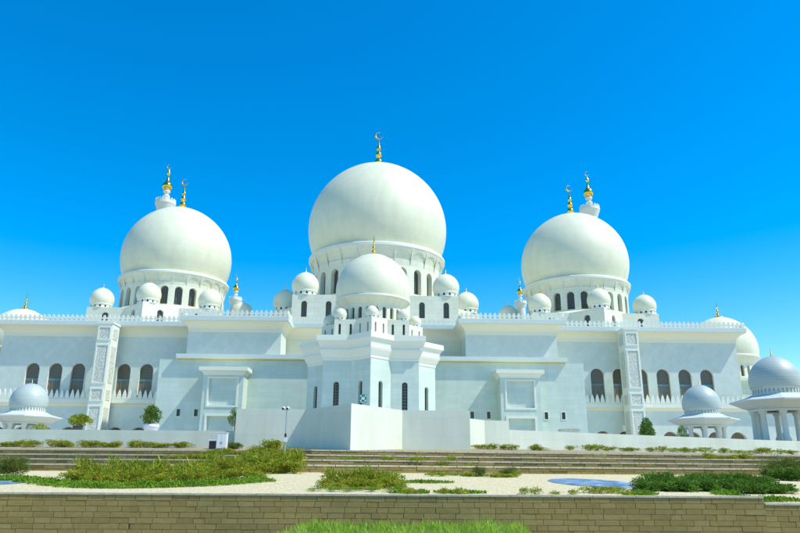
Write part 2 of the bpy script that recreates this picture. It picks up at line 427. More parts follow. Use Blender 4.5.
def drum(cx, cy, R, z0, zw0, zw1, zs, zring, Rring, n, win_w, depth, parent, scallops=True):
    """windowed drum with a flaring scalloped crown under the ring"""
    mb = MB(); L = 2*PI*R; fn = cylfn(cx, cy, R); st = L/n
    ops = [(st*(k+.5), win_w, zw0, zw1) for k in range(n)]
    bk = arched_wall(mb, fn, 0, L, z0, zs, ops, depth, 'marble', usub=3)
    # thin raised surround at each opening
    H = zring-zs
    rz = lambda v: R + (Rring-.06*R/15-R)*max(0, (v-zs)/H)**1.6
    f2 = cylfn(cx, cy, R, rz)
    if scallops:
        sw = st*.93; sop = [(st*(k+.5), sw, zs+.82*H-sw/2-.03*H, zs+.82*H) for k in range(n)]
        dp = depth*.13
        b2 = arched_wall(mb, f2, 0, L, zs, zring, sop, dp, 'marble', usub=2)
        for _, ring in b2: mb.face([f2(u, v, dp) for u, v in ring], 'marble')
    else:
        mb.lathe(cx, cy, [(rz(zs+H*k/6), zs+H*k/6) for k in range(7)], 'marble', 96, True, cap=False)
    k = Rring/17.0
    mb.lathe(cx, cy, [(Rring-.10*k, zring), (Rring, zring+.02), (Rring, zring+.62*k), (Rring-.18*k, zring+.82*k), (Rring-1.5*k, zring+.95*k)], 'trim', 128, False, cap=True)
    o = mb.build('drum', parent)
    for (cu, w_, a, b), ring in bk:
        ang = cu/R - PI/2
        if math.sin(ang) < .35: back_panel(fn, ring, depth, 'lattice', 'drum_window', o)
    return o
def big_dome(cx, cy, r, zc, zb, fin_h, parent, disc=0.0, tip=.03, moon=True):
    mb = MB(); mb.lathe(cx, cy, dome_prof(r, zc, zb, tip, 64), 'domestone', 160)
    o = mb.build('dome', parent)
    finial(cx, cy, zc+r*(1+tip)-.05, fin_h, o, disc, moon)
    return o

# ================================================================== THE MOSQUE
mosque = thing('mosque', 'huge white marble mosque with three great domes, gold finials and a star shaped front tower', 'mosque', (0, 165, 5))
YW, YC, ZB = 135.8, 134.5, 4.0          # wing wall, cornice edge, footing
XW, XB, XU, XI = 72.8, 39.0, 34.6, 17.3  # wing end, lower block end, upper block outer and inner edge
WIN_X = [44.2+4.38*i for i in range(6)]
for s in (-1, 1):
    xs = sorted(s*x for x in WIN_X); x0, x1 = sorted((s*XB, s*XW))
    # upper wing wall with six tall arched windows
    mb = MB(); fn, L = flatfn((min(s*XU, s*XW), YW), (max(s*XU, s*XW), YW)); base = min(s*XU, s*XW)
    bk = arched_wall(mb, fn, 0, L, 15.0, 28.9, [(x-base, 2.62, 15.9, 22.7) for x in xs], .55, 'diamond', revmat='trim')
    mb.face([(s*XW, YW, ZB), (s*XW, 200, ZB), (s*XW, 200, 28.9), (s*XW, YW, 28.9)], 'diamond')
    ww = mb.build('wing_wall', mosque)
    for (cu, w_, a, b), ring in bk:
        def extra(m, cu=cu, fn=fn):
            m.box(base+cu-1.3, base+cu+1.3, YW+.43, YW+.54, 19.35, 19.75, 'teal')
            m.box(base+cu-1.3, base+cu+1.3, YW+.50, YW+.545, 15.9, 19.35, 'tan')
            for dx in (-.45, .45): m.box(base+cu+dx-.05, base+cu+dx+.05, YW+.44, YW+.54, 15.9, 19.35, 'teal')
        back_panel(fn, ring, .55, 'wingscreen', 'arched_window', ww, extra)
    # arcade storey below with low arches, running on past the wing
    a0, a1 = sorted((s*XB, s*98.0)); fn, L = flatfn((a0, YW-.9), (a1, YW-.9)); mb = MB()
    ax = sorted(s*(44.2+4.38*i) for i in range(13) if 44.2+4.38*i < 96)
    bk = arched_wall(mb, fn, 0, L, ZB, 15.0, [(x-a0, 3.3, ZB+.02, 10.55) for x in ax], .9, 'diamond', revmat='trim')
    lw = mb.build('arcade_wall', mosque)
    for _, ring in bk: back_panel(fn, ring, .9, 'archfill', 'archway', lw)
    cornice([(a0, YW-.9), (a1, YW-.9)], [(0, 14.4), (.25, 14.75), (.7, 15.0), (.7, 15.75), (.0, 15.8), (-.9, 15.8), (-.9, 15.0)], ['cove', 'cove', 'trim', 'fascia', 'roof', 'roof']).build('ledge', mosque)
    parapet([(a0, YW-1.45), (a1, YW-1.45)] , 15.79, 1.75, .98, spade=True).build('crenellation', mosque)
    # main cornice and crest of the wing, returning round its end
    pth = [(s*XU, YW), (s*XW, YW), (s*XW, 200)]
    if s < 0: pth = pth[::-1]
    cp = [(0, 28.0), (.10, 28.7), (.38, 29.15), (.9, 29.55), (1.55, 29.82), (1.55, 30.0), (1.68, 30.0), (1.68, 30.78), (.4, 30.80)]
    cm = ['cove']*5+['trim', 'fascia', 'roof']
    cornice(pth, cp, cm).build('cornice', mosque)
    o = 1.45; pp = [(s*(XU-1), YW-o), (s*(XW+o), YW-o), (s*(XW+o), 200)]
    if s < 0: pp = pp[::-1]
    parapet(pp, 30.79, 1.28, .91).build('crenellation', mosque)
    # upper block with its own cornice
    b0, b1 = sorted((s*XI, s*XU)); YU = 128.0
    mb = MB(); ring = lambda z: [(b0, YU, z), (b1, YU, z), (b1, YW, z), (b0, YW, z)]
    mb.loft([ring(23.3), ring(28.6)], 'diamond'); mb.build('upper_block', mosque)
    pth = [(b0, YW), (b0, YU), (b1, YU), (b1, YW)]
    k = .72
    cornice(pth, [(x*.85, z-.36) for x, z in cp], cm).build('cornice', mosque)
    o = 1.22; parapet([(b0-o, YW-3), (b0-o, YU-o), (b1+o, YU-o), (b1+o, YW-3)], 30.43, 1.25, .91).build('crenellation', mosque)
    mb = MB(); mb.box(b0-.6, b1+.6, YU-.6, YW-1, 30.2, 30.42, 'roof'); mb.build('roof', mosque)
    # portal with panel, hood and door frame
    px = s*26.3; YP = 123.2
    pm = MB(); fn, L = flatfn((px-3.55, YP), (px+3.55, YP))
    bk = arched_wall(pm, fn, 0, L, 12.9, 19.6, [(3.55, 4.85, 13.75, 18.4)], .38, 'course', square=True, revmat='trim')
    b2 = arched_wall(pm, fn, 0, L, ZB, 12.9, [(3.55, 4.7, ZB+.05, 11.85)], .7, 'course', square=True, revmat='trim')
    for x in (px-3.55, px+3.55): pm.face([(x, YP, ZB), (x, 127, ZB), (x, 127, 19.6), (x, YP, 19.6)], 'course')
    po = pm.build('portal', mosque)
    for (_, ring), nm in ((bk[0], 'carved_panel'), (b2[0], 'door')): back_panel(fn, ring, .38 if nm == 'carved_panel' else .7, 'course', nm, po)
    fr = MB()
    for (x0_, x1_, z0_, z1_) in ((px-2.75, px-2.43, 13.43, 18.72), (px+2.43, px+2.75, 13.43, 18.72), (px-2.43, px+2.43, 13.43, 13.74), (px-2.43, px+2.43, 18.41, 18.72)):
        fr.box(x0_, x1_, YP-.10, YP+.0, z0_, z1_, 'trim')
    for (x0_, x1_, z0_, z1_) in ((px-2.72, px-2.36, ZB, 12.3), (px+2.36, px+2.72, ZB, 12.3), (px-2.36, px+2.36, 11.9, 12.3)):
        fr.box(x0_, x1_, YP-.12, YP+.0, z0_, z1_, 'trim')
    fr.build('moulding', po)
    cornice([(px-3.55, 127), (px-3.55, YP), (px+3.55, YP), (px+3.55, 127)], [(0, 19.0), (.1, 19.3), (.35, 19.6), (.75, 19.75), (.75, 20.4), (0, 20.45), (-3.5, 20.45)], ['trim']*6).build('hood', po)
# lower block: one long coursed wall behind the tower, four slots each side
mb = MB(); fn, L = flatfn((-XB, 127), (XB, 127)); sl_ = [x for x in (18.1, 21.1, 31.6, 34.75)]
ops = [(s*x+XB, .66, 12.1, 13.35) for s in (-1, 1) for x in sl_]
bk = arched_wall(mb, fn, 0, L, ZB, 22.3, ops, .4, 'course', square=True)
mb.face([(-XB,127,22.3), (XB,127,22.3), (XB,YW,22.3), (-XB,YW,22.3)], 'roof')
for s in (-1, 1): mb.face([(s*XB,127,ZB), (s*XB,YW,ZB), (s*XB,YW,22.3), (s*XB,127,22.3)], 'course')
lb = mb.build('lower_block', mosque)
for (cu, w_, a, b), ring in bk:
    o = back_panel(fn, ring, .4, 'glass', 'slot_window', lb)
    fm = MB(); x = cu-XB
    for (p, q, r_, t_) in ((-.45, -.335, 11.98, 13.47), (.335, .45, 11.98, 13.47), (-.335, .335, 11.98, 12.095), (-.335, .335, 13.355, 13.47)):
        fm.box(x+p, x+q, 126.93, 127.0, r_, t_, 'trim')
    fm.build('slot_frame', lb)
cornice([(-XU, YW-.01), (-XU, 127.6), (XU, 127.6), (XU, YW-.01)], [(-.59, 22.32), (1.25, 22.36), (1.35, 22.5), (1.35, 23.25), (.9, 23.32), (-.4, 23.32)], ['cream', 'cream', 'fascia', 'trim', 'roof']).build('ledge', mosque)
# recessed middle wall
mb = MB(); mb.face([(-XI,YW,22.3), (XI,YW,22.3), (XI,YW,28.9), (-XI,YW,28.9)], 'marble')
mb.build('recess_wall', mosque)
cornice([(-XI+.02, YW), (XI-.02, YW)], cp, cm).build('cornice', mosque)
parapet([(-XI+1.3, YW-1.45), (XI-1.3, YW-1.45)], 30.79, 1.25, .91).build('crenellation', mosque)
mb = MB(); mb.box(-XW-.4, XW+.4, YW-.45, 200, 30.55, 30.79, 'roof'); mb.build('roof', mosque)
mb = MB(); mb.face([(-XW,200,ZB), (XW,200,ZB), (XW,200,30.5), (-XW,200,30.5)], 'marble'); mb.build('rear_wall', mosque)

# three great domes on star shaped bases
star_wall(0, 165, 25.7, 30.8, 39.9, 1.25, 34.9, 38.5, 2, .5, 'marble', 'star_base', 'arched_window', mosque)
drum(0, 165, 15.7, 39.9, 41.6, 47.5, 48.0, 52.2, 16.9, 24, 2.15, 1.1, mosque)
mb = MB(); mb.lathe(0, 165, [(18.2, 39.92), (17.6, 40.5), (16.4, 40.75), (15.6, 41.0)], 'trim', 96, True, cap=False); mb.build('drum_foot', mosque)
big_dome(0, 165, 17.35, 61.0, 53.1, 10.2, mosque)
for k in range(8):
    a = -PI/2 + k*PI/4
    if math.sin(a) < .2 and k != 0: small_dome(22.2*math.cos(a), 165+22.2*math.sin(a), 39.9, 3.0, mosque)
for s in (-1, 1):
    cx = s*49.6
    star_wall(cx, 165, 20.2, 30.8, 37.4, 1.5, 33.4, 36.3, 1, .5, 'marble', 'star_base', 'arched_window', mosque)
    drum(cx, 165, 12.15, 37.4, 38.9, 43.2, 43.5, 46.2, 13.0, 24, 1.75, .9, mosque)
    mb = MB(); mb.lathe(cx, 165, [(14.6, 37.42), (13.6, 38.2), (12.1, 38.6)], 'trim', 96, True, cap=False); mb.build('drum_foot', mosque)
    big_dome(cx, 165, 13.15, 52.75, 46.9, 8.4, mosque)
    for k in range(8):
        a = -PI/2 + k*PI/4
        if math.sin(a) < .2: small_dome(cx+17.1*math.cos(a), 165+17.1*math.sin(a), 37.4, 2.6, mosque)
# star shaped front tower
TY = 112.0
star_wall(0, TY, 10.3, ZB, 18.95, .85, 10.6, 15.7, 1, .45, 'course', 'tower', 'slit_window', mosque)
mb = MB(); rings = []
for R_, z in ((10.3, 18.9), (10.42, 19.0), (10.42, 19.35), (10.5, 19.4), (10.75, 19.8), (11.0, 20.2), (11.15, 20.55), (11.0, 20.6), (11.0, 20.75), (11.15, 21.2), (11.4, 21.6), (11.75, 21.85), (11.75, 22.65)):
    rings.append([(x, y, z) for x, y in star_pts(0, TY, R_)])
mb.loft(rings, 'trim', cap_top='roof'); mb.build('tower_cornice', mosque)
star_wall(0, TY, 8.3, 22.65, 25.6, .36, 23.2, 24.9, 2, .35, 'marble', 'turret_ring', 'slit_window', mosque)
drum(0, TY, 5.15, 25.6, 26.1, 27.95, 28.2, 29.55, 6.2, 24, .68, .4, mosque, scallops=False)
big_dome(0, TY, 6.2, 31.6, 29.75, 3.6, mosque, disc=.95, tip=.05, moon=False)
for k in range(8):
    a = -PI/2 + k*PI/4
    if math.sin(a) < .2: small_dome(7.05*math.cos(a), TY+7.05*math.sin(a), 25.6, 1.03, mosque, lattice_n=8)

# ------------------------------------------------------------------ carved pylons in front of the wings
def pylon(s):
    pc = -51.1 if s < 0 else 49.7
    o = thing('carved_pylon', '', 'pylon', (pc, 132.2, ZB), 'carved pylons before the wings')
    mb = MB(); x0, x1 = pc-1.4, pc+1.4; y0, y1 = 130.5, 134.0
    mb.box(x0, x1, y0, y1, ZB, 29.55, 'trim')
    mb.box(x0-.14, x1+.14, y0-.14, y1+.14, 29.55, 29.9, 'trim')
    mb.build('shaft', o)
    for (za, zb_) in ((5.6, 14.2), (15.0, 17.4), (18.2, 25.6), (26.4, 29.0)):
        p = MB(); p.box(x0+.42, x1-.42, y0-.05, y0-.003, za+.25, zb_-.25, 'carved')
        for (a, b, c, d_) in ((x0+.18, x0+.42, za, zb_), (x1-.42, x1-.18, za, zb_), (x0+.42, x1-.42, za, za+.25), (x0+.42, x1-.42, zb_-.25, zb_)):
            p.box(a, b, y0-.13, y0-.003, c, d_, 'trim')
        xs_ = x1 if s < 0 else x0; e = .05 if s < 0 else -.05
        p.box(min(xs_+e*.06, xs_+e), max(xs_+e*.06, xs_+e), y0+.7, y1-.7, za+.25, zb_-.25, 'carved')
        p.build('carved_panel', o)
    return o
p = pylon(-1); p['label'] = 'carved white stone pylon with its right side in full sun, behind the left potted shrubs'
p = pylon(1); p['label'] = 'carved grey stone pylon with its shaded left side showing, before the right wing windows'

# ------------------------------------------------------------------ minarets beyond
def minaret():
    o = thing('minaret', '', 'minaret', (0, 0, ZB), 'minarets beyond the great domes')
    mb = MB(); mb.loft([[(x*k, y*k, z) for x, y in ((-1,-1),(1,-1),(1,1),(-1,1))] for k, z in ((5.2, 4), (5.2, 44), (5.6, 44.4), (5.6, 45.4))], 'marble', 'roof')
    mb.lathe(0, 0, [(4.4, 45.4), (4.4, 70), (5.0, 71), (5.3, 71.5), (5.3, 72.4)], 'marble', 8, False, PI/8)
    mb.lathe(0, 0, [(2.7, 72.4), (2.5, 90.6)], 'marble', 32); mb.build('shaft', o)
    mb = MB(); mb.lathe(0, 0, [(2.5, 90.5), (2.9, 91.6), (3.35, 92.8), (3.55, 93.2), (3.55, 94.2), (2.2, 94.25)], 'trim', 32, False); 
    for k in range(20):
        a = 2*PI*k/20; d = Vector((-math.sin(a), math.cos(a), 0)); n = Vector((math.cos(a), math.sin(a), 0))
        merlon(mb, n*3.4+Vector((0,0,94.2)), d, n, .95, .8, .14, 'trim')
    mb.build('balcony', o)
    mb = MB(); mb.lathe(0, 0, [(1.6, 94.2), (1.2, 94.6), (.75, 95.4), (.7, 95.8), (1.15, 96.2), (1.2, 96.6), (.7, 97.0), (.7, 97.5), (1.2, 97.9), (1.25, 98.3), (.8, 98.7)], 'trim', 24); mb.build('neck', o)
    mb = MB(); pr = [(.8, 98.5)] + [(max(.3, 1.75*math.sin(PI*k/12)**.8), 98.6+3.3*(.5-.5*math.cos(PI*k/12))) for k in range(1, 11)] + [(.42, 102.6), (.3, 104.2), (.28, 104.6), (.62, 105.1), (.6, 105.6), (.2, 106.1), (.06, 107.0)]
    mb.lathe(0, 0, pr, 'gold', 24); crescent(mb, Vector((0,0,107.9)), .8, .16, 'bronze'); mb.build('finial', o)
    return o
m0 = minaret()
for i, (x, y, lb_) in enumerate(((-76, 230, 'white minaret with gold bulb rising behind the left great dome'), (75.4, 230, 'white minaret with gold bulb rising behind the right great dome'),
        (-80, 372, 'distant white minaret top between the left great dome and the main dome'), (78, 372, 'distant white minaret top between the main dome and the right great dome'))):
    o = m0 if i == 0 else copy_tree(m0)
    o.location = (x, y, 0); o['label'] = lb_
for ch in bpy.data.objects:
    if ch.parent and ch.parent.name.startswith('minaret'): ch.matrix_parent_inverse = Matrix.Identity(4)

# ------------------------------------------------------------------ domed halls past the wing ends
for s in (-1, 1):
    o = thing('domed_hall', 'white domed hall half hidden behind the %s end of the mosque' % ('left' if s < 0 else 'right'), 'building', (s*78, 152, ZB), 'domed halls past the wing ends')
    mb = MB(); a, b = sorted((s*72.6, s*104)); mb.box(a, b, 144, 165, ZB, 21.6, 'marble'); mb.build('wall', o)
    cornice([(a, 165), (a, 144), (b, 144), (b, 165)], [(0, 21.0), (.3, 21.5), (.6, 21.6), (.6, 22.2), (0, 22.25), (-4, 22.25)], ['cove', 'cove', 'trim', 'trim', 'roof']).build('cornice', o)
    drum(s*78, 152, 6.2, 22.2, 22.9, 25.3, 25.6, 27.2, 7.35, 24, .8, .45, o, scallops=False)
    big_dome(s*78, 152, 7.35, 29.3, 27.6, 3.9, o, disc=1.5, tip=.05, moon=False)

# ------------------------------------------------------------------ pavilions
def pavilion():
    o = thing('domed_pavilion', '', 'pavilion', (0, 0, 0), 'domed pavilions on the terrace')
    ph = PI/8
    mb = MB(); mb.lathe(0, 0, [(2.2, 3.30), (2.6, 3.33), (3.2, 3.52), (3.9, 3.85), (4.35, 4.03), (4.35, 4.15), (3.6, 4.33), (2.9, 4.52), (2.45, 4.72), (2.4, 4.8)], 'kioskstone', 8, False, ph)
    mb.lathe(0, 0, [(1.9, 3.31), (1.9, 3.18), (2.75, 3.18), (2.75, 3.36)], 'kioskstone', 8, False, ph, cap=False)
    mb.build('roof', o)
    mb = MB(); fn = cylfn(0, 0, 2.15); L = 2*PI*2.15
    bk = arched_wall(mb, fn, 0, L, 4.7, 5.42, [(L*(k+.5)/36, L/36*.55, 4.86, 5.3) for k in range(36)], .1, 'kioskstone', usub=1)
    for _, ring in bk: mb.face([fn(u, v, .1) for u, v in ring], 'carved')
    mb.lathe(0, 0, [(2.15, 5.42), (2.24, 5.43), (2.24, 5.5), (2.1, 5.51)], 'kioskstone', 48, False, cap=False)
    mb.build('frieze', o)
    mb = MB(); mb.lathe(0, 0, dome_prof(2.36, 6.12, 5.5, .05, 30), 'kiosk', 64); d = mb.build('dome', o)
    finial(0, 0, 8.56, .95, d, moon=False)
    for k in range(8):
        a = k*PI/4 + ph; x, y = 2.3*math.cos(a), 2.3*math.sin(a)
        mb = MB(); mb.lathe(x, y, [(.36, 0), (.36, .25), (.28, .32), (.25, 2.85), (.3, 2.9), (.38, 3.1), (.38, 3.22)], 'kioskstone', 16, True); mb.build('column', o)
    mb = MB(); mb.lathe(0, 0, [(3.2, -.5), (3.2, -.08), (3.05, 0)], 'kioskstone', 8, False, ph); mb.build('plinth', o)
    return o
pv = pavilion()
for i, (px, Y, lb_) in enumerate(((27, 95, 'white domed pavilion at far left, standing before the left wing windows'),
        (702.5, 90, 'smaller looking white domed pavilion in front of the right wing windows'),
        (780, 67, 'largest looking white domed pavilion, cut off by the right edge of the picture'))):
    o = pv if i == 0 else copy_tree(pv)
    q = at(px, 415, Y); o.location = (q.x, Y, 5.25); o['label'] = lb_

# ------------------------------------------------------------------ ground, terraces
def lerp(a, b, t): return a+(b-a)*t
BASE = [(-90, 38.5), (-30, 37.6), (-6.5, 36.6), (-2.3, 34.3), (9, 37.0), (22, 38.6), (60, 42), (90, 44)]
def base(X):
    for (x0, y0), (x1, y1) in zip(BASE, BASE[1:]):
        if X <= x1: return lerp(y0, y1, max(0, (X-x0)/(x1-x0)))
    return BASE[-1][1]
LZ = [2.53, 2.83, 3.12, 3.43, 3.76]
def wallY(X): return lerp(50.5, 50.5, 0) if X < 8 else lerp(51.5, 63, min(1, (X-8)/32))
def ztop(X): return 4.2 if X < 8 else 4.35
def gz(X, Y):
    b = base(X)
    if Y < b: return lerp(1.90 if X < 12.46 else 1.72, LZ[0], max(0, min(1, (Y-20.3)/(b-20.3))))
    i = int((Y-b)//2.5)
    if i < 3: return LZ[i+1]
    t = (Y-(b+7.5))/(wallY(X)-(b+7.5)); return lerp(LZ[4], ztop(X), max(0, min(1, t)))
XS = [-90, -70, -50, -40, -30, -24, -18, -14, -10, -6.5, -4.5, -2.3, 0, 2, 4, 6.5, 9, 12.45, 12.47, 15, 18, 22, 28, 34, 40, 50, 60, 75, 90]
def strip(name, f0, f1, mat, n=2, dz=0.0, kind='structure', yc=None):
    mb = MB(); mb.grid([[(X, lerp(f0(X), f1(X), k/n), gz(X, min(lerp(f0(X), f1(X), k/n), yc(X) if yc else f1(X)))+dz) for X in XS] for k in range(n+1)], mat, False)
    o = mb.build(name); o['kind'] = kind; return o
strip('gravel_bed', lambda X: 20.25, lambda X: base(X)+.05, 'sand', 8, yc=lambda X: base(X)-.001)
for i in range(3):
    strip('terrace_ground', lambda X, i=i: base(X)+2.5*i+.32, lambda X, i=i: base(X)+2.5*(i+1)+.02, 'soil', 1, yc=lambda X, i=i: base(X)+2.5*(i+1)-.01)
strip('terrace_ground', lambda X: base(X)+7.5+.32, lambda X: wallY(X)+1.0, 'soil', 3)
def blockwall(mb, pts, z0, z1, L0, h0, th, mat, jitter=.012, gap=.008, seed=1):
    """a wall laid block by block along a polyline"""
    rnd = random.Random(seed); rows = max(1, round((z1-z0)/h0)); h = (z1-z0)/rows; mb.hastone = True
    for p, q in zip(pts, pts[1:]):
        p = Vector((p[0], p[1], 0)); q = Vector((q[0], q[1], 0)); d = (q-p).normalized(); n = Vector((d.y, -d.x, 0)); L = (q-p).length
        a, b = p-n*th, q-n*th
        mb.face([p+n*-.02+Vector((0,0,z0)), q+n*-.02+Vector((0,0,z0)), q+n*-.02+Vector((0,0,z1)), p+n*-.02+Vector((0,0,z1))], 'mortar')
        mb.face([a+Vector((0,0,z0)), b+Vector((0,0,z0)), b+Vector((0,0,z1)), a+Vector((0,0,z1))], mat)
        mb.face([p+n*-.02+Vector((0,0,z1)), q+n*-.02+Vector((0,0,z1)), b+Vector((0,0,z1)), a+Vector((0,0,z1))], mat)
        for r in range(rows):
            u = -rnd.random()*L0
            while u < L:
                l = L0*rnd.choice((.7, 1, 1, 1.25, 1.5)); ua, ub = max(0, u+gap), min(L, u+l-gap); u += l
                if ub-ua < .06: continue
                za, zb_ = z0+r*h+gap*.7, z0+(r+1)*h-gap*.7; o_ = rnd.uniform(0, jitter); t = rnd.random()
                f = [p+d*ua+n*o_+Vector((0,0,za)), p+d*ub+n*o_+Vector((0,0,za)), p+d*ub+n*(o_+rnd.uniform(-.004,.004))+Vector((0,0,zb_)), p+d*ua+n*o_+Vector((0,0,zb_))]
                k = [x-n*(o_+.03) for x in f]
                mb.face(f, mat, tone=t)
                for i in range(4): mb.face([f[i], f[(i+1)%4], k[(i+1)%4], k[i]], mat, tone=t)
TL = ['lowest low stone terrace wall, right above the pale gravel', 'second low stone terrace wall up from the gravel', 'third low stone terrace wall up from the gravel', 'uppermost low stone terrace wall, nearest the white walls']
for i in range(4):
    o = thing('terrace_wall', TL[i], 'terrace wall', (0, base(0)+2.5*i, LZ[i]), 'stepped stone terrace walls')
    pts = [(x, y+2.5*i) for x, y in BASE]
    mb = MB(); blockwall(mb, pts, LZ[i]-.35, LZ[i+1]-.02, .75, .17, .33, 'terrace', .03, .01, 20+i); mb.build('wall', o)
    mb = MB(); rnd = random.Random(60+i)
    for p, q in zip(pts, pts[1:]):
        p = Vector((*p, 0)); q = Vector((*q, 0)); d = (q-p).normalized(); n = Vector((d.y, -d.x, 0)); L = (q-p).length; u = 0
        while u < L:
            l = min(L-u, rnd.uniform(.8, 1.3)); z = LZ[i+1]+rnd.uniform(0, .012); a, b = p+d*(u+.02)+n*.035, p+d*(u+l-.02)+n*.035; c, e = b-n*.48, a-n*.48
            lo = Vector((0,0,LZ[i+1]-.019)); hi = Vector((0,0,z+.055))
            mb.face([a+hi, b+hi, c+hi, e+hi], 'coping'); mb.face([a+lo, b+lo, b+hi, a+hi], 'coping'); mb.face([b+lo, c+lo, c+hi, b+hi], 'coping'); mb.face([e+lo, a+lo, a+hi, e+hi], 'coping'); mb.face([c+lo, e+lo, e+hi, c+hi], 'coping')
            u += l
    mb.build('coping', o)
# front retaining wall, with a lower stretch at its right end
fw = thing('retaining_wall', 'long tan concrete block retaining wall along the bottom of the picture', 'wall', (0, 20, 0))
mb = MB(); mainp = [(-40, 17.6), (-20, 19.2), (-9, 19.9), (-5, 20.0), (12.45, 20.0)]  # left run shaped with a bend to turn its face further into the sun
blockwall(mb, mainp, .0, 1.90, .44, .146, .34, 'block', .008, .006, 5)
blockwall(mb, [(12.45, 20.0), (26, 20.1), (50, 20.4)], .0, 1.72, .44, .146, .34, 'block', .008, .006, 6); mb.build('wall', fw)
mb = MB(); rnd = random.Random(9)
for pts, zt in ((mainp, 1.90), ([(12.47, 20.0), (26, 20.1), (50, 20.4)], 1.72)):
    for p, q in zip(pts, pts[1:]):
        p = Vector((*p, 0)); q = Vector((*q, 0)); d = (q-p).normalized(); n = Vector((d.y, -d.x, 0)); L = (q-p).length; u = 0
        while u < L:
            l = min(L-u, rnd.uniform(.5, .65)); a, b = p+d*(u+.006)+n*.022, p+d*(u+l-.006)+n*.022; c, e = b-n*.42, a-n*.45
            lo = Vector((0,0,zt+.002)); hi = Vector((0,0,zt+.05+rnd.uniform(0, .006)))
            mb.face([a+hi, b+hi, c+hi, e+hi], 'coping')
            for x, y in ((a, b), (b, c), (c, e), (e, a)): mb.face([x+lo, y+lo, y+hi, x+hi], 'coping')
            u += l
mb.build('coping', fw)
# upper platform carrying the mosque, open ground, road, verge
mb = MB(); mb.grid([[(X, (wallY(X)+.25 if j == 0 else y), z) for X in XS+[160]] for j, (y, z) in enumerate(((0, 5.05), (66, 5.2), (120, 5.2), (260, 5.2)))], 'pavement', False)
tag(mb.build('plaza_pavement'), kind='structure')
mb = MB(); mb.face([(-4000,-800,-.02), (4000,-800,-.02), (4000,9000,-.02), (-4000,9000,-.02)], 'ground'); tag(mb.build('ground'), kind='structure')
mb = MB(); mb.face([(-300,-6,.002), (300,-6,.002), (300,9,.002), (-300,9,.002)], 'asphalt'); tag(mb.build('road'), kind='structure')
mb = MB(); mb.box(-300, 300, 9, 9.25, 0, .14, 'coping'); tag(mb.build('kerb'), kind='structure')
mb = MB(); mb.grid([[(-60,9.3,.12), (60,9.3,.12)], [(-60,14,.45), (60,14,.45)], [(-60,20,.7), (60,20.4,.7)]], 'soil', False); tag(mb.build('verge_ground'), kind='structure')

# ------------------------------------------------------------------ white walls
def wallthing(name, pts, zt, zb_, th, label, cat, mat='paint', cap=True):
    """pts: (x, y, ztop optional) polyline, front face on the line, thickness behind"""
    mb = MB(); P = [Vector((p[0], p[1], 0)) for p in pts]; Z = [p[2] if len(p) > 2 else zt for p in pts]; nr = []
    for i in range(len(P)):
        ns = []
        if i > 0: d = (P[i]-P[i-1]).normalized(); ns.append(Vector((d.y, -d.x, 0)))
        if i < len(P)-1: d = (P[i+1]-P[i]).normalized(); ns.append(Vector((d.y, -d.x, 0)))
        m = sum(ns, Vector()); nr.append(m/m.dot(ns[0]))
    def ring(i): f = P[i]; b = P[i]-nr[i]*th; return [f+Vector((0,0,zb_)), f+Vector((0,0,Z[i])), b+Vector((0,0,Z[i])), b+Vector((0,0,zb_))]
    for i in range(len(P)-1):
        a, b = ring(i), ring(i+1)
        mb.face([a[0], b[0], b[1], a[1]], mat); mb.face([a[1], b[1], b[2], a[2]], mat); mb.face([a[3], a[2], b[2], b[3]], mat)
    mb.face(ring(0), mat); mb.face(ring(len(P)-1)[::-1], mat)
    o = mb.build(name); tag(o, label, cat); return o
wallthing('screen_wall', [(-8.3, 51.0), (-8.28, 48.9), (-3.5, 48.9), (-.15, 44.3), (3.2, 48.9), (7.9, 48.9), (7.92, 52.5)], 6.73, 3.3, .35, 'tall plain white screen wall with a wedge shaped front, before the tower', 'wall')
wallthing('boundary_wall', [(-92, 50.5), (-8.35, 50.5)], 5.32, 3.6, .3, 'low white boundary wall behind the left terraces, left of the tall screen wall', 'wall')
wallthing('boundary_wall', [(7.97, 50.4), (9.35, 51.9), (11.25, 52.4), (11.25, 52.7), ], 6.32, 3.7, .3, 'short taller white wall piece right against the tall screen wall', 'wall')
wallthing('boundary_wall', [(11.3, 52.6, 5.68), (19, 55.4, 5.62), (36, 61.5, 5.5), (60, 70, 5.5)], 5.6, 3.7, .3, 'long low white boundary wall on the right, below the pavilions', 'wall')

# ------------------------------------------------------------------ small equipment
o = thing('camera_pole', 'slim steel pole with two white cameras before the tall white wall', 'camera pole', (-4.1, 41.4, gz(-4.1, 41.4)))
q = at(284.5, 457, 41.4); X, Y, Z = q.x, 41.4, gz(q.x, 41.4); o.location = (X, Y, Z)
mb = MB(); mb.bar((X,Y,Z), (X,Y,Z+2.75), .045, .04, 'metal'); mb.bar((X,Y,Z+2.75), (X,Y,Z+3.2), .012, .008, 'metal'); mb.box(X-.12, X+.12, Y-.12, Y+.12, Z-.02, Z+.02, 'metal'); mb.bar((X-.24,Y,Z+2.62), (X+.1,Y,Z+2.62), .02, .02, 'metal'); mb.build('pole', o)
mb = MB(); mb.box(X-.07, X+.11, Y-.16, Y-.045, Z+.78, Z+1.02, 'white'); mb.box(X-.05, X+.06, Y-.13, Y-.042, Z+1.06, Z+1.25, 'black'); mb.build('control_box', o)
for dx in (-.21, .04):
    mb = MB(); mb.bar((X+dx, Y-.20, Z+2.66), (X+dx, Y+.14, Z+2.74), .085, .085, 'white', 14); mb.bar((X+dx, Y-.215, Z+2.655), (X+dx, Y-.195, Z+2.66), .06, .06, 'black', 12)
    mb.bar((X+dx, Y, Z+2.62), (X+dx, Y, Z+2.7), .025, .025, 'metal'); mb.build('camera', o)
q0, q1 = at(216, 446, 46.3), at(227, 433, 46.3); zg = gz(q0.x, 46.3)
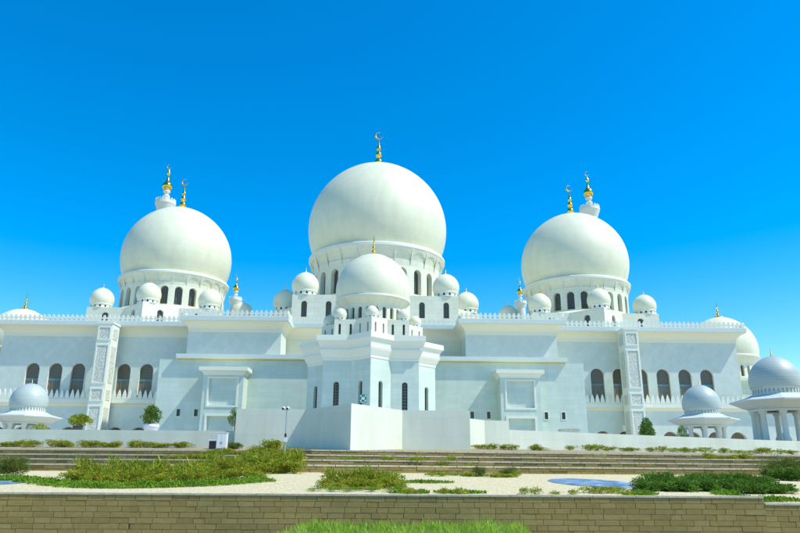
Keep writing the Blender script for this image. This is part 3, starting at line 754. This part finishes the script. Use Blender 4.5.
o = thing('utility_cabinet', 'pale grey metal utility cabinet standing left of the tall white wall', 'cabinet', ((q0.x+q1.x)/2, 46.5, zg))
mb = MB(); mb.box(q0.x, q1.x, 46.3, 46.75, zg+.06, q1.z, 'white'); mb.box(q0.x+.03, q1.x-.03, 46.33, 46.72, zg-.05, zg+.06, 'black'); mb.box(q0.x-.03, q1.x+.03, 46.27, 46.78, q1.z, q1.z+.04, 'white'); mb.build('body', o)
xm = (q0.x+q1.x)/2
for a, b in ((q0.x+.03, xm-.008), (xm+.008, q1.x-.03)):
    mb = MB(); mb.box(a, b, 46.28, 46.298, zg+.12, q1.z-.06, 'white'); mb.box(b-.05 if a < xm-.2 else a+.03, b-.03 if a < xm-.2 else a+.05, 46.265, 46.279, zg+.35, zg+.5, 'black'); mb.build('door', o)
q0, q1 = at(209, 445, 47.2), at(216.5, 439, 47.2); zg = gz(q0.x, 47.2)
o = thing('equipment_box', 'small dark box with a white lid beside the utility cabinet', 'box', (q0.x+.25, 47.4, zg))
mb = MB(); mb.box(q0.x, q1.x, 47.2, 47.6, zg, q1.z-.12, 'black'); mb.build('body', o)
mb = MB(); mb.box(q0.x-.04, q1.x+.04, 47.16, 47.64, q1.z-.12, q1.z, 'white'); mb.build('lid', o)
# green assembly sign
q0, q1 = at(359.6, 403.0, 46.6), at(366.6, 394.4, 46.6)
o = thing('safety_sign', 'small square green sign with a white emblem, showing above the white screen wall', 'sign', ((q0.x+q1.x)/2, 46.66, 3.9))
xm, zm, hw, hh = (q0.x+q1.x)/2, (q0.z+q1.z)/2, (q1.x-q0.x)/2, (q1.z-q0.z)/2
mb = MB(); mb.bar((xm, 46.68, 3.9), (xm, 46.68, zm), .03, .03, 'metal'); mb.build('post', o)
mb = MB(); mb.box(xm-hw, xm+hw, 46.61, 46.635, zm-hh, zm+hh, 'green'); mb.build('board', o)
mb = MB(); yF = 46.603; ze = zm+hh*.12
for k in range(4):   # four arrows pointing inwards
    a = PI/4+k*PI/2; c = Vector((xm+hw*1.02*math.cos(a), yF, ze+hw*1.02*math.sin(a))); t = Vector((math.cos(a), 0, math.sin(a))); n = Vector((-t.z, 0, t.x))
    ring_ = [c-t*.09, c+t*.02+n*.075, c+t*.02-n*.075]
    mb.face(ring_, 'signwhite'); mb.loft([ring_, [v+Vector((0,.006,0)) for v in ring_]], 'signwhite')
for dx, dz, s_ in ((-.075, .0, .8), (.075, .0, .8), (0, .01, 1.0)):   # group of people
    hd = [Vector((xm+dx+.03*s_*math.cos(2*PI*k/12), yF, ze+dz+.07*s_+.03*s_*math.sin(2*PI*k/12))) for k in range(12)]
    bd = [Vector((xm+dx+x*s_, yF, ze+dz+z*s_)) for x, z in ((-.035,-.11),(.035,-.11),(.05,.02),(.03,.04),(-.03,.04),(-.05,.02))]
    for r_ in (hd, bd): mb.face(r_, 'signwhite'); mb.loft([r_, [v+Vector((0,.006,0)) for v in r_]], 'signwhite')
mb.box(xm-hw*.8, xm+hw*.8, yF, yF+.006, zm-hh*.86, zm-hh*.72, 'signwhite'); mb.build('emblem', o)

# ------------------------------------------------------------------ planting
def leaf(mb, p, d, up, L, W, mat, tone):
    n = d.cross(up)
    if n.length < 1e-3: n = d.orthogonal()
    n = n.normalized()*W/2
    mb.face([p, p+d*L*.5+n, p+d*L, p+d*L*.5-n], mat, tone=tone)
def rdir(rnd):
    while True:
        v = Vector((rnd.uniform(-1,1), rnd.uniform(-1,1), rnd.uniform(-1,1)))
        if .05 < v.length < 1: return v.normalized()
def shrub_mesh(seed, n, mat, ls, flowers=0, spiky=0.0, rough=.45):
    """unit shrub: about 1 wide, 1 high; leaf tips through an uneven mound"""
    rnd = random.Random(seed); mb = MB(); mb.hastone = True; off = Vector((seed*3.7, 1.3, 2.1))
    lobes = [(Vector((rnd.uniform(-.3,.3), rnd.uniform(-.3,.3), rnd.uniform(.2,.62))), rnd.uniform(.2,.36)) for _ in range(9)]
    made = 0
    while made < n:
        c, r = rnd.choice(lobes); d = rdir(rnd); rr = r*(rnd.random()**.4)
        p = c + d*rr; p.z = max(.01, p.z*1.0)
        if noise.noise(p*5+off) < -.22+.1*rnd.random(): continue
        dd = (d + Vector((0,0,.7)) + rdir(rnd)*.7).normalized()
        t = min(1, max(0, .5+.5*noise.noise(p*3.5+off)+rnd.uniform(-.28,.28)))
        l = ls*rnd.uniform(.6, 1.3)*(1+spiky*rnd.random())
        if flowers and rnd.random() < flowers and p.z > .3 and rr > r*.75:
            for _ in range(3): leaf(mb, p, (rdir(rnd)+Vector((0,0,.6))).normalized(), rdir(rnd), ls*.55, ls*.55, 'flower', rnd.random())
        else: leaf(mb, p, dd, rdir(rnd), l, l*(.5 if not spiky else .22), mat, t)
        made += 1
    for _ in range(10):
        c, r = rnd.choice(lobes); mb.bar((c.x*.15, c.y*.15, -.05), c, .012, .006, 'bark', 5)
    return mb
PROTO = {}
def proto(kind):
    cfg = {'lantana': (('lantana', 1500, .085, .05, 0), 4), 'juniper': (('juniper', 1900, .10, 0, 1.0), 3), 'olive': (('olive', 3400, .085, 0, .3), 2), 'weed': (('lantana', 420, .12, .03, 1.6), 3), 'green': (('cover', 900, .09, 0, .3), 2)}[kind]
    if kind not in PROTO:
        PROTO[kind] = []
        for i in range(cfg[1]):
            m, n, ls, fl, sp = cfg[0]
            PROTO[kind].append(shrub_mesh(hash_(kind)+i, n, m, ls, fl, sp))
        PROTO[kind] = [x.build(kind) for x in PROTO[kind]]
        for x in PROTO[kind]: COL.objects.unlink(x)
    return PROTO[kind]
def hash_(s): return sum(ord(c)*(i+1) for i, c in enumerate(s)) % 97
KN = {'lantana': ('lantana_shrub', 'shrub'), 'juniper': ('juniper_shrub', 'shrub'), 'olive': ('olive_green_shrub', 'shrub'), 'weed': ('wild_plant', 'plant'), 'green': ('leafy_plant', 'plant')}
rp = random.Random(33)
def plant(kind, px, pyb, wpx, hpx, Y, label, group, zfix=None):
    pr = proto(kind); src = pr[rp.randrange(len(pr))]
    q = at(px, pyb, Y); z = gz(q.x, Y) if zfix is None else zfix
    o = src.copy(); o.name = KN[kind][0]; COL.objects.link(o)
    s = Y/660.0
    o.location = (q.x, Y, z-.02); o.scale = (wpx*s, min(wpx, 26)*s, hpx*s); o.rotation_euler = (0, 0, rp.uniform(0, 6.28))
    tag(o, label, KN[kind][1], group); return o
def row(kind, pxs, Y, w_, h_, label, group, jit=3, pyb=470):
    for px in pxs: plant(kind, px+rp.uniform(-jit, jit), pyb, w_*rp.uniform(.85, 1.3), h_*rp.uniform(.75, 1.25), Y+rp.uniform(-.35, .35), label, group)
G1 = 'orange flowered shrubs in the left bed'
row('lantana', range(74, 200, 10), 25.2, 21, 14, 'orange flowered yellow green shrub in the front of the left gravel bed', G1)
row('lantana', range(92, 216, 10), 27.5, 22, 17, 'orange flowered yellow green shrub in the front of the left gravel bed', G1)
row('lantana', range(186, 262, 10), 27.8, 20, 13, 'orange flowered yellow green shrub in the front of the left gravel bed', G1)
row('weed', range(80, 200, 9), 26.4, 15, 22, 'loose stem standing above the flowered shrubs of the left gravel bed', 'loose stems in the left bed')
row('weed', range(206, 300, 10), 34.4, 14, 19, 'loose stem standing above the shrubs left of the camera pole', 'loose stems by the camera pole')
row('weed', range(330, 400, 9), 24.3, 15, 18, 'loose stem standing above the round bed below the screen wall', 'loose stems in the middle bed')
G2 = 'flowering shrubs on the steps before the camera pole'
L2 = 'tall yellow green shrub with small orange flowers, in the mass left of the camera pole'
row('lantana', range(204, 296, 9), 33.2, 19, 15, L2, G2); row('lantana', range(222, 300, 9), 35.6, 17, 12, L2, G2)
row('lantana', range(222, 302, 10), 38.3, 16, 9, L2, G2); row('lantana', range(206, 306, 10), 42.4, 17, 8, L2, G2)
row('lantana', (254, 262, 270, 276), 43.3, 18, 11, L2, G2)
row('lantana', (172, 181, 190, 199, 209), 41.6, 14, 9, 'small flowering shrub on a step left of the camera pole', 'small shrubs on the left steps')
GW = 'low shrubs at the foot of the left boundary wall'
row('lantana', (3, 12, 22, 30, 49, 57, 64, 82, 90, 99, 106, 112, 130, 136, 148, 156, 164, 176, 184), 48.8, 14, 7, 'low green and orange shrub at the foot of the left low white wall', GW, 1.5)
for px in (3, 12, 18): plant('olive', px, 473, 18, 17, 33, 'dark olive shrub below the terraces at the far left edge', 'dark shrubs at the left edge')
GM = 'flowering shrubs in the middle bed'
row('lantana', (328, 340, 352, 364, 376, 388, 398), 23.2, 20, 11, 'flowering shrub in the round bed below the screen wall', GM, 2); row('lantana', (345, 356, 366, 378, 390), 25.0, 20, 16, 'flowering shrub in the round bed below the screen wall', GM, 2)
row('green', (318, 332, 346, 360, 374, 388, 402), 21.9, 17, 6, 'small bright green plant edging the round bed', 'bright green plants edging the middle bed', 3)
GJ = 'dark green junipers in the right bed'; LJ = 'dark green spreading juniper on the right gravel bed, just behind the retaining wall'
row('juniper', range(640, 716, 11), 23.4, 24, 12, LJ, GJ); row('juniper', range(655, 735, 12), 26.0, 24, 13, LJ, GJ)
row('juniper', range(690, 765, 12), 29.5, 22, 12, LJ, GJ); row('juniper', (740, 750, 762, 770, 778), 24.8, 22, 12, LJ, GJ)
row('juniper', (776, 788, 799), 33.0, 20, 13, LJ, GJ)
for px, hh_ in ((775, 19), (788, 22), (800, 20)): plant('olive', px, 478, 26, hh_, 35.5, 'rounded grey olive shrub against the terraces at the far right', 'olive shrubs at the right edge')
GR = 'low plants along the right boundary wall'
for i in range(19):
    px = 572+i*12.4+rp.uniform(-5, 5); q = at(px, 450, 55); Y = wallY(q.x)-1.2
    plant('weed' if i % 3 else 'lantana', px, 450, 12*rp.uniform(.8, 1.5), 5.5*rp.uniform(.6, 1.4), Y, 'straggly low plant at the foot of the right low white wall', GR)
row('lantana', (477, 486, 494, 503, 511, 534, 541), 49.8, 12, 6, 'low green shrub where the right low wall meets the tall screen wall', 'shrubs beside the screen wall', 2)
row('weed', (596, 604, 612, 620, 585), 22.0, 13, 8, 'yellowish wild plant at the wall edge before the blue gravel', 'wild plants before the blue gravel', 2)
row('weed', (404, 413, 423, 523, 531, 576, 440, 462, 555, 640, 625), 21.2, 9, 7, 'thin dry plant on the gravel just behind the retaining wall', 'thin plants behind the retaining wall', 5)
row('weed', (346, 354, 382, 388, 408, 416, 424, 445, 452, 470), 38.6, 9, 6.5, 'small weed on the steps below the screen wall', 'weeds on the middle steps', 2)
row('olive', (480, 506, 511), 32.8, 12, 9, 'small dark shrub on the gravel in front of the middle steps', 'small dark shrubs before the middle steps', 1)
row('weed', (430, 442, 470, 492, 498, 505, 515), 32.4, 11, 6, 'ragged weed on the gravel in front of the middle steps', 'ragged weeds before the middle steps', 2)
row('lantana', (708, 720, 733, 745), 44.5, 14, 7, 'shrub with orange flowers on the right steps', 'shrubs on the right steps', 2)
row('olive', (229, 235), 47.5, 11, 6, 'low dark plant right of the utility cabinet', 'dark plants by the utility cabinet', 1)

# blue glass gravel and bright ground cover beds
def patch(name, cx, cy, rx, ry, mat, dz=.012, seed=1, kind='structure'):
    mb = MB(); rnd = random.Random(seed); n = 48; pts = []
    for k in range(n):
        a = 2*PI*k/n; f = 1+.06*noise.noise(Vector((math.cos(a)*2+seed, math.sin(a)*2, 0))); x, y = cx+rx*f*math.cos(a), cy+ry*f*math.sin(a)
        pts.append((x, y))
    rows = [[(cx+(x-cx)*t, cy+(y-cy)*t, gz(cx+(x-cx)*t, cy+(y-cy)*t)+dz) for x, y in pts] for t in (1, .66, .33, .001)]
    mb.grid(rows, mat, False, True); o = mb.build(name); o['kind'] = kind; return o
q = at(585, 481, 28.5); patch('blue_gravel', q.x+.2, 28.3, 1.58, 3.5, 'bluegravel', seed=3)
q = at(0, 484, 26); patch('blue_gravel', q.x-.4, 26, 1.5, 2.6, 'bluegravel', seed=5)
def cover(name, label, spots, n, hgt, mat, seed, L=.09):
    rnd = random.Random(seed); mb = MB(); mb.hastone = True
    for _ in range(n):
        cx, cy, rx, ry = rnd.choice(spots); a = rnd.uniform(0, 2*PI); t = math.sqrt(rnd.random())
        x, y = cx+rx*t*math.cos(a), cy+ry*t*math.sin(a); e = 1-t*t*.8; z = gz(x, y)
        h = hgt*e*rnd.random()*(1+.6*noise.noise(Vector((x*1.5, y*1.5, seed))))
        leaf(mb, Vector((x, y, z+max(0, h))), (rdir(rnd)+Vector((0,0,1.0))).normalized(), rdir(rnd), L*rnd.uniform(.6, 1.3), L*.5, mat, min(1, max(0, .5+.5*noise.noise(Vector((x*2, y*2, 3)))+rnd.uniform(-.3,.3))))
    o = mb.build(name); tag(o, label, 'ground cover', kind='stuff'); return o
def spot(px, py, Y, rx, ry): q = at(px, py, Y); return (q.x, Y, rx, ry)
cover('ground_cover', 'bright green ground cover edging the left flower bed', [spot(px, 480, Y, .8, .55) for px, Y in ((8, 28.2), (22, 27.2), (36, 26.2), (50, 25.2), (64, 24.3), (80, 23.6), (96, 23.3), (112, 23.2), (128, 23.2), (144, 23.4), (160, 23.6), (176, 23.9), (192, 24.2), (208, 24.6), (224, 25.2), (240, 25.9), (254, 26.6))], 15000, .16, 'cover', 4)
cover('ground_cover', 'thin green ground cover on the middle gravel', [spot(418, 481, 27, .9, .5), spot(430, 481, 27, .9, .5), spot(460, 490, 21.5, .8, .3), spot(410, 491, 21.4, .6, .3), spot(485, 471, 33, 1.2, .4), spot(450, 471, 33.5, 1.2, .3)], 3200, .06, 'cover', 6)
cover('ground_cover', 'green ground cover at the right end behind the lower wall', [spot(735, 492, 21.6, .7, .6), spot(752, 494, 21.6, .7, .6), spot(640, 491, 21.3, .5, .3), spot(772, 496, 21.6, .9, .5)], 3500, .10, 'cover', 8)
# long grass at the roadside, in front of the wall
def grass():
    rnd = random.Random(12); mb = MB(); mb.hastone = True
    for _ in range(33000):
        px = rnd.uniform(254, 540); Y = rnd.uniform(16.2, 18.8); q = at(px, 525, Y); x = q.x
        e = min(1, (px-252)/50)*min(1, (540-px)/18)
        H = (.80+.14*noise.noise(Vector((x*1.3, Y, 0))))*max(.12, e**.8)*lerp(.93, 1.0, (Y-16.2)/2.6); zb_ = lerp(.45, .7, (Y-14)/6)
        z0 = zb_ + H*rnd.uniform(.0, .72); l = H*.30*rnd.uniform(.6, 1.3)
        d = (Vector((rnd.gauss(0,.6), rnd.gauss(0,.6), 1))).normalized()
        leaf(mb, Vector((x, Y, z0)), d, rdir(rnd), l, .016, 'drygrass' if rnd.random() < .10 else 'grass', min(1, max(0, .5+.5*noise.noise(Vector((x*1.2, Y*1.2, 5)))+rnd.uniform(-.35,.35))))
    o = mb.build('grass'); tag(o, 'tall bright green grass at the roadside, in front of the retaining wall', 'grass', kind='stuff')
grass()

# ------------------------------------------------------------------ young trees and planters behind the low walls
def tree(px, pyb, Y, wpx, hpx, label, mat='treeleaf', n=1500, conic=.5, trunk_h=.22, zfix=5.1, name='young_tree', seed=1, group=None, sink=0.0):
    q = at(px, pyb, Y); s = Y/655.0; H = hpx*s; Wd = wpx*s; z0 = q.z if zfix is None else zfix
    H = max(H, at(px, pyb-hpx, Y).z - z0)
    o = thing(name, label, 'tree', (q.x, Y, z0), group)
    rnd = random.Random(seed); mb = MB(); th = H*(trunk_h+.35)
    tips = []
    mb.bar((q.x, Y, z0-.05), (q.x+.02, Y, z0+th), .05*H/2, .03*H/2, 'bark', 8)
    for k in range(7):
        a = 2*PI*k/7+rnd.random(); zz = z0+H*rnd.uniform(trunk_h, .6); e = Vector((q.x+Wd*.33*math.cos(a), Y+Wd*.33*math.sin(a), zz+H*rnd.uniform(.1, .25)))
        mb.bar((q.x, Y, zz), e, .02*H/2, .008*H/2, 'bark', 6); tips.append(e)
    mb.build('trunk', o)
    mb = MB(); mb.hastone = True; ls = max(.11, Wd*.085); zb0 = z0+H*trunk_h; hc = H*(1-trunk_h); made = 0
    while made < n:
        d = rdir(rnd); rr = rnd.random()**.42; p = d*rr
        if noise.noise(p*2.1+Vector((seed, 0, 0))) < -.15+.25*(rr-.6): continue
        t = .5+.5*p.z; k = (1-conic*max(0, t-.35))*(1+.16*noise.noise(d*2.3+Vector((0, seed, 0))))
        q_ = Vector((q.x+p.x*Wd*.5*k, Y+p.y*Wd*.5*k, zb0+hc*t*(1+.06*noise.noise(d*3))))
        leaf(mb, q_, (d+Vector((0,0,.6))+rdir(rnd)*.6).normalized(), rdir(rnd), ls*rnd.uniform(.6,1.3), ls*.45, mat, min(1, max(0, .5+.6*noise.noise(p*2.6)+rnd.uniform(-.25,.25)))); made += 1
    mb.build('crown', o); return o
def planter(px0, px1, pyt, pyb, Y, label, mat, name='planter', z0=5.08):
    a, b = at(px0, pyt, Y), at(px1, pyb, Y); o = thing(name, label, 'planter', ((a.x+b.x)/2, Y+.3, z0)); r = (b.x-a.x)/2; zt = a.z
    mb = MB(); mb.lathe((a.x+b.x)/2, Y+r, [(r*.82, z0), (r, z0+(zt-z0)*.75), (r*1.06, z0+(zt-z0)*.78), (r*1.06, zt), (r*.9, zt)], mat, 24, True, cap=False); mb.build('tub', o)
    mb = MB(); mb.lathe((a.x+b.x)/2, Y+r, [(r*.92, zt-.03), (.01, zt-.02)], 'soil', 24, False); mb.build('soil', o); return (a.x+b.x)/2, Y+r, zt
x, y, z = planter(142, 156, 424, 428, 53, 'low round white planter holding the bushy green tree', 'white'); tree(150, 424, y, 20, 17, 'bushy bright green young tree in the white planter, left of the portal', seed=3, zfix=z-.03, trunk_h=.05, n=2200, conic=.55)
x, y, z = planter(71.5, 80, 425.5, 430, 54, 'dark pot holding the round bush before the left pylon', 'pot'); tree(79, 428, y, 21, 10, 'round yellowish bush in the dark pot before the left pylon', seed=5, zfix=z-.03, trunk_h=.05, n=1800, conic=.2, mat='lantana')
tree(38.5, 431, 56, 16, 7, 'small yellow green bush below the far left pavilion', seed=7, trunk_h=.05, n=900, conic=.2, mat='lantana')
tree(235, 421, 54, 13, 13, 'small green tree peeking over the left end of the tall screen wall', seed=9, trunk_h=.35, n=1100, conic=.25)
tree(647, 437, 70, 15, 19, 'dark green young tree at the foot of the right pylon', seed=11, trunk_h=.12, n=3800, conic=.45, mat='juniper')
tree(682, 437, 82, 11, 12, 'narrow dark green tree beside the smaller right pavilion', seed=13, trunk_h=.1, n=2600, conic=.5, mat='juniper')
a, b = at(561.5, 429, 60), at(580, 433, 60)
o = thing('planter', 'long low cream planter behind the right boundary wall, beside the portal', 'planter', ((a.x+b.x)/2, 60.5, 5.1))
mb = MB(); mb.box(a.x, b.x, 60, 61, 5.1, a.z-.08, 'paint'); mb.box(a.x-.05, b.x+.05, 59.95, 61.05, a.z-.08, a.z, 'coping'); mb.build('tub', o)
mb = MB(); mb.box(a.x+.1, b.x-.1, 60.1, 60.9, a.z+.002, a.z+.03, 'soil'); mb.build('soil', o)
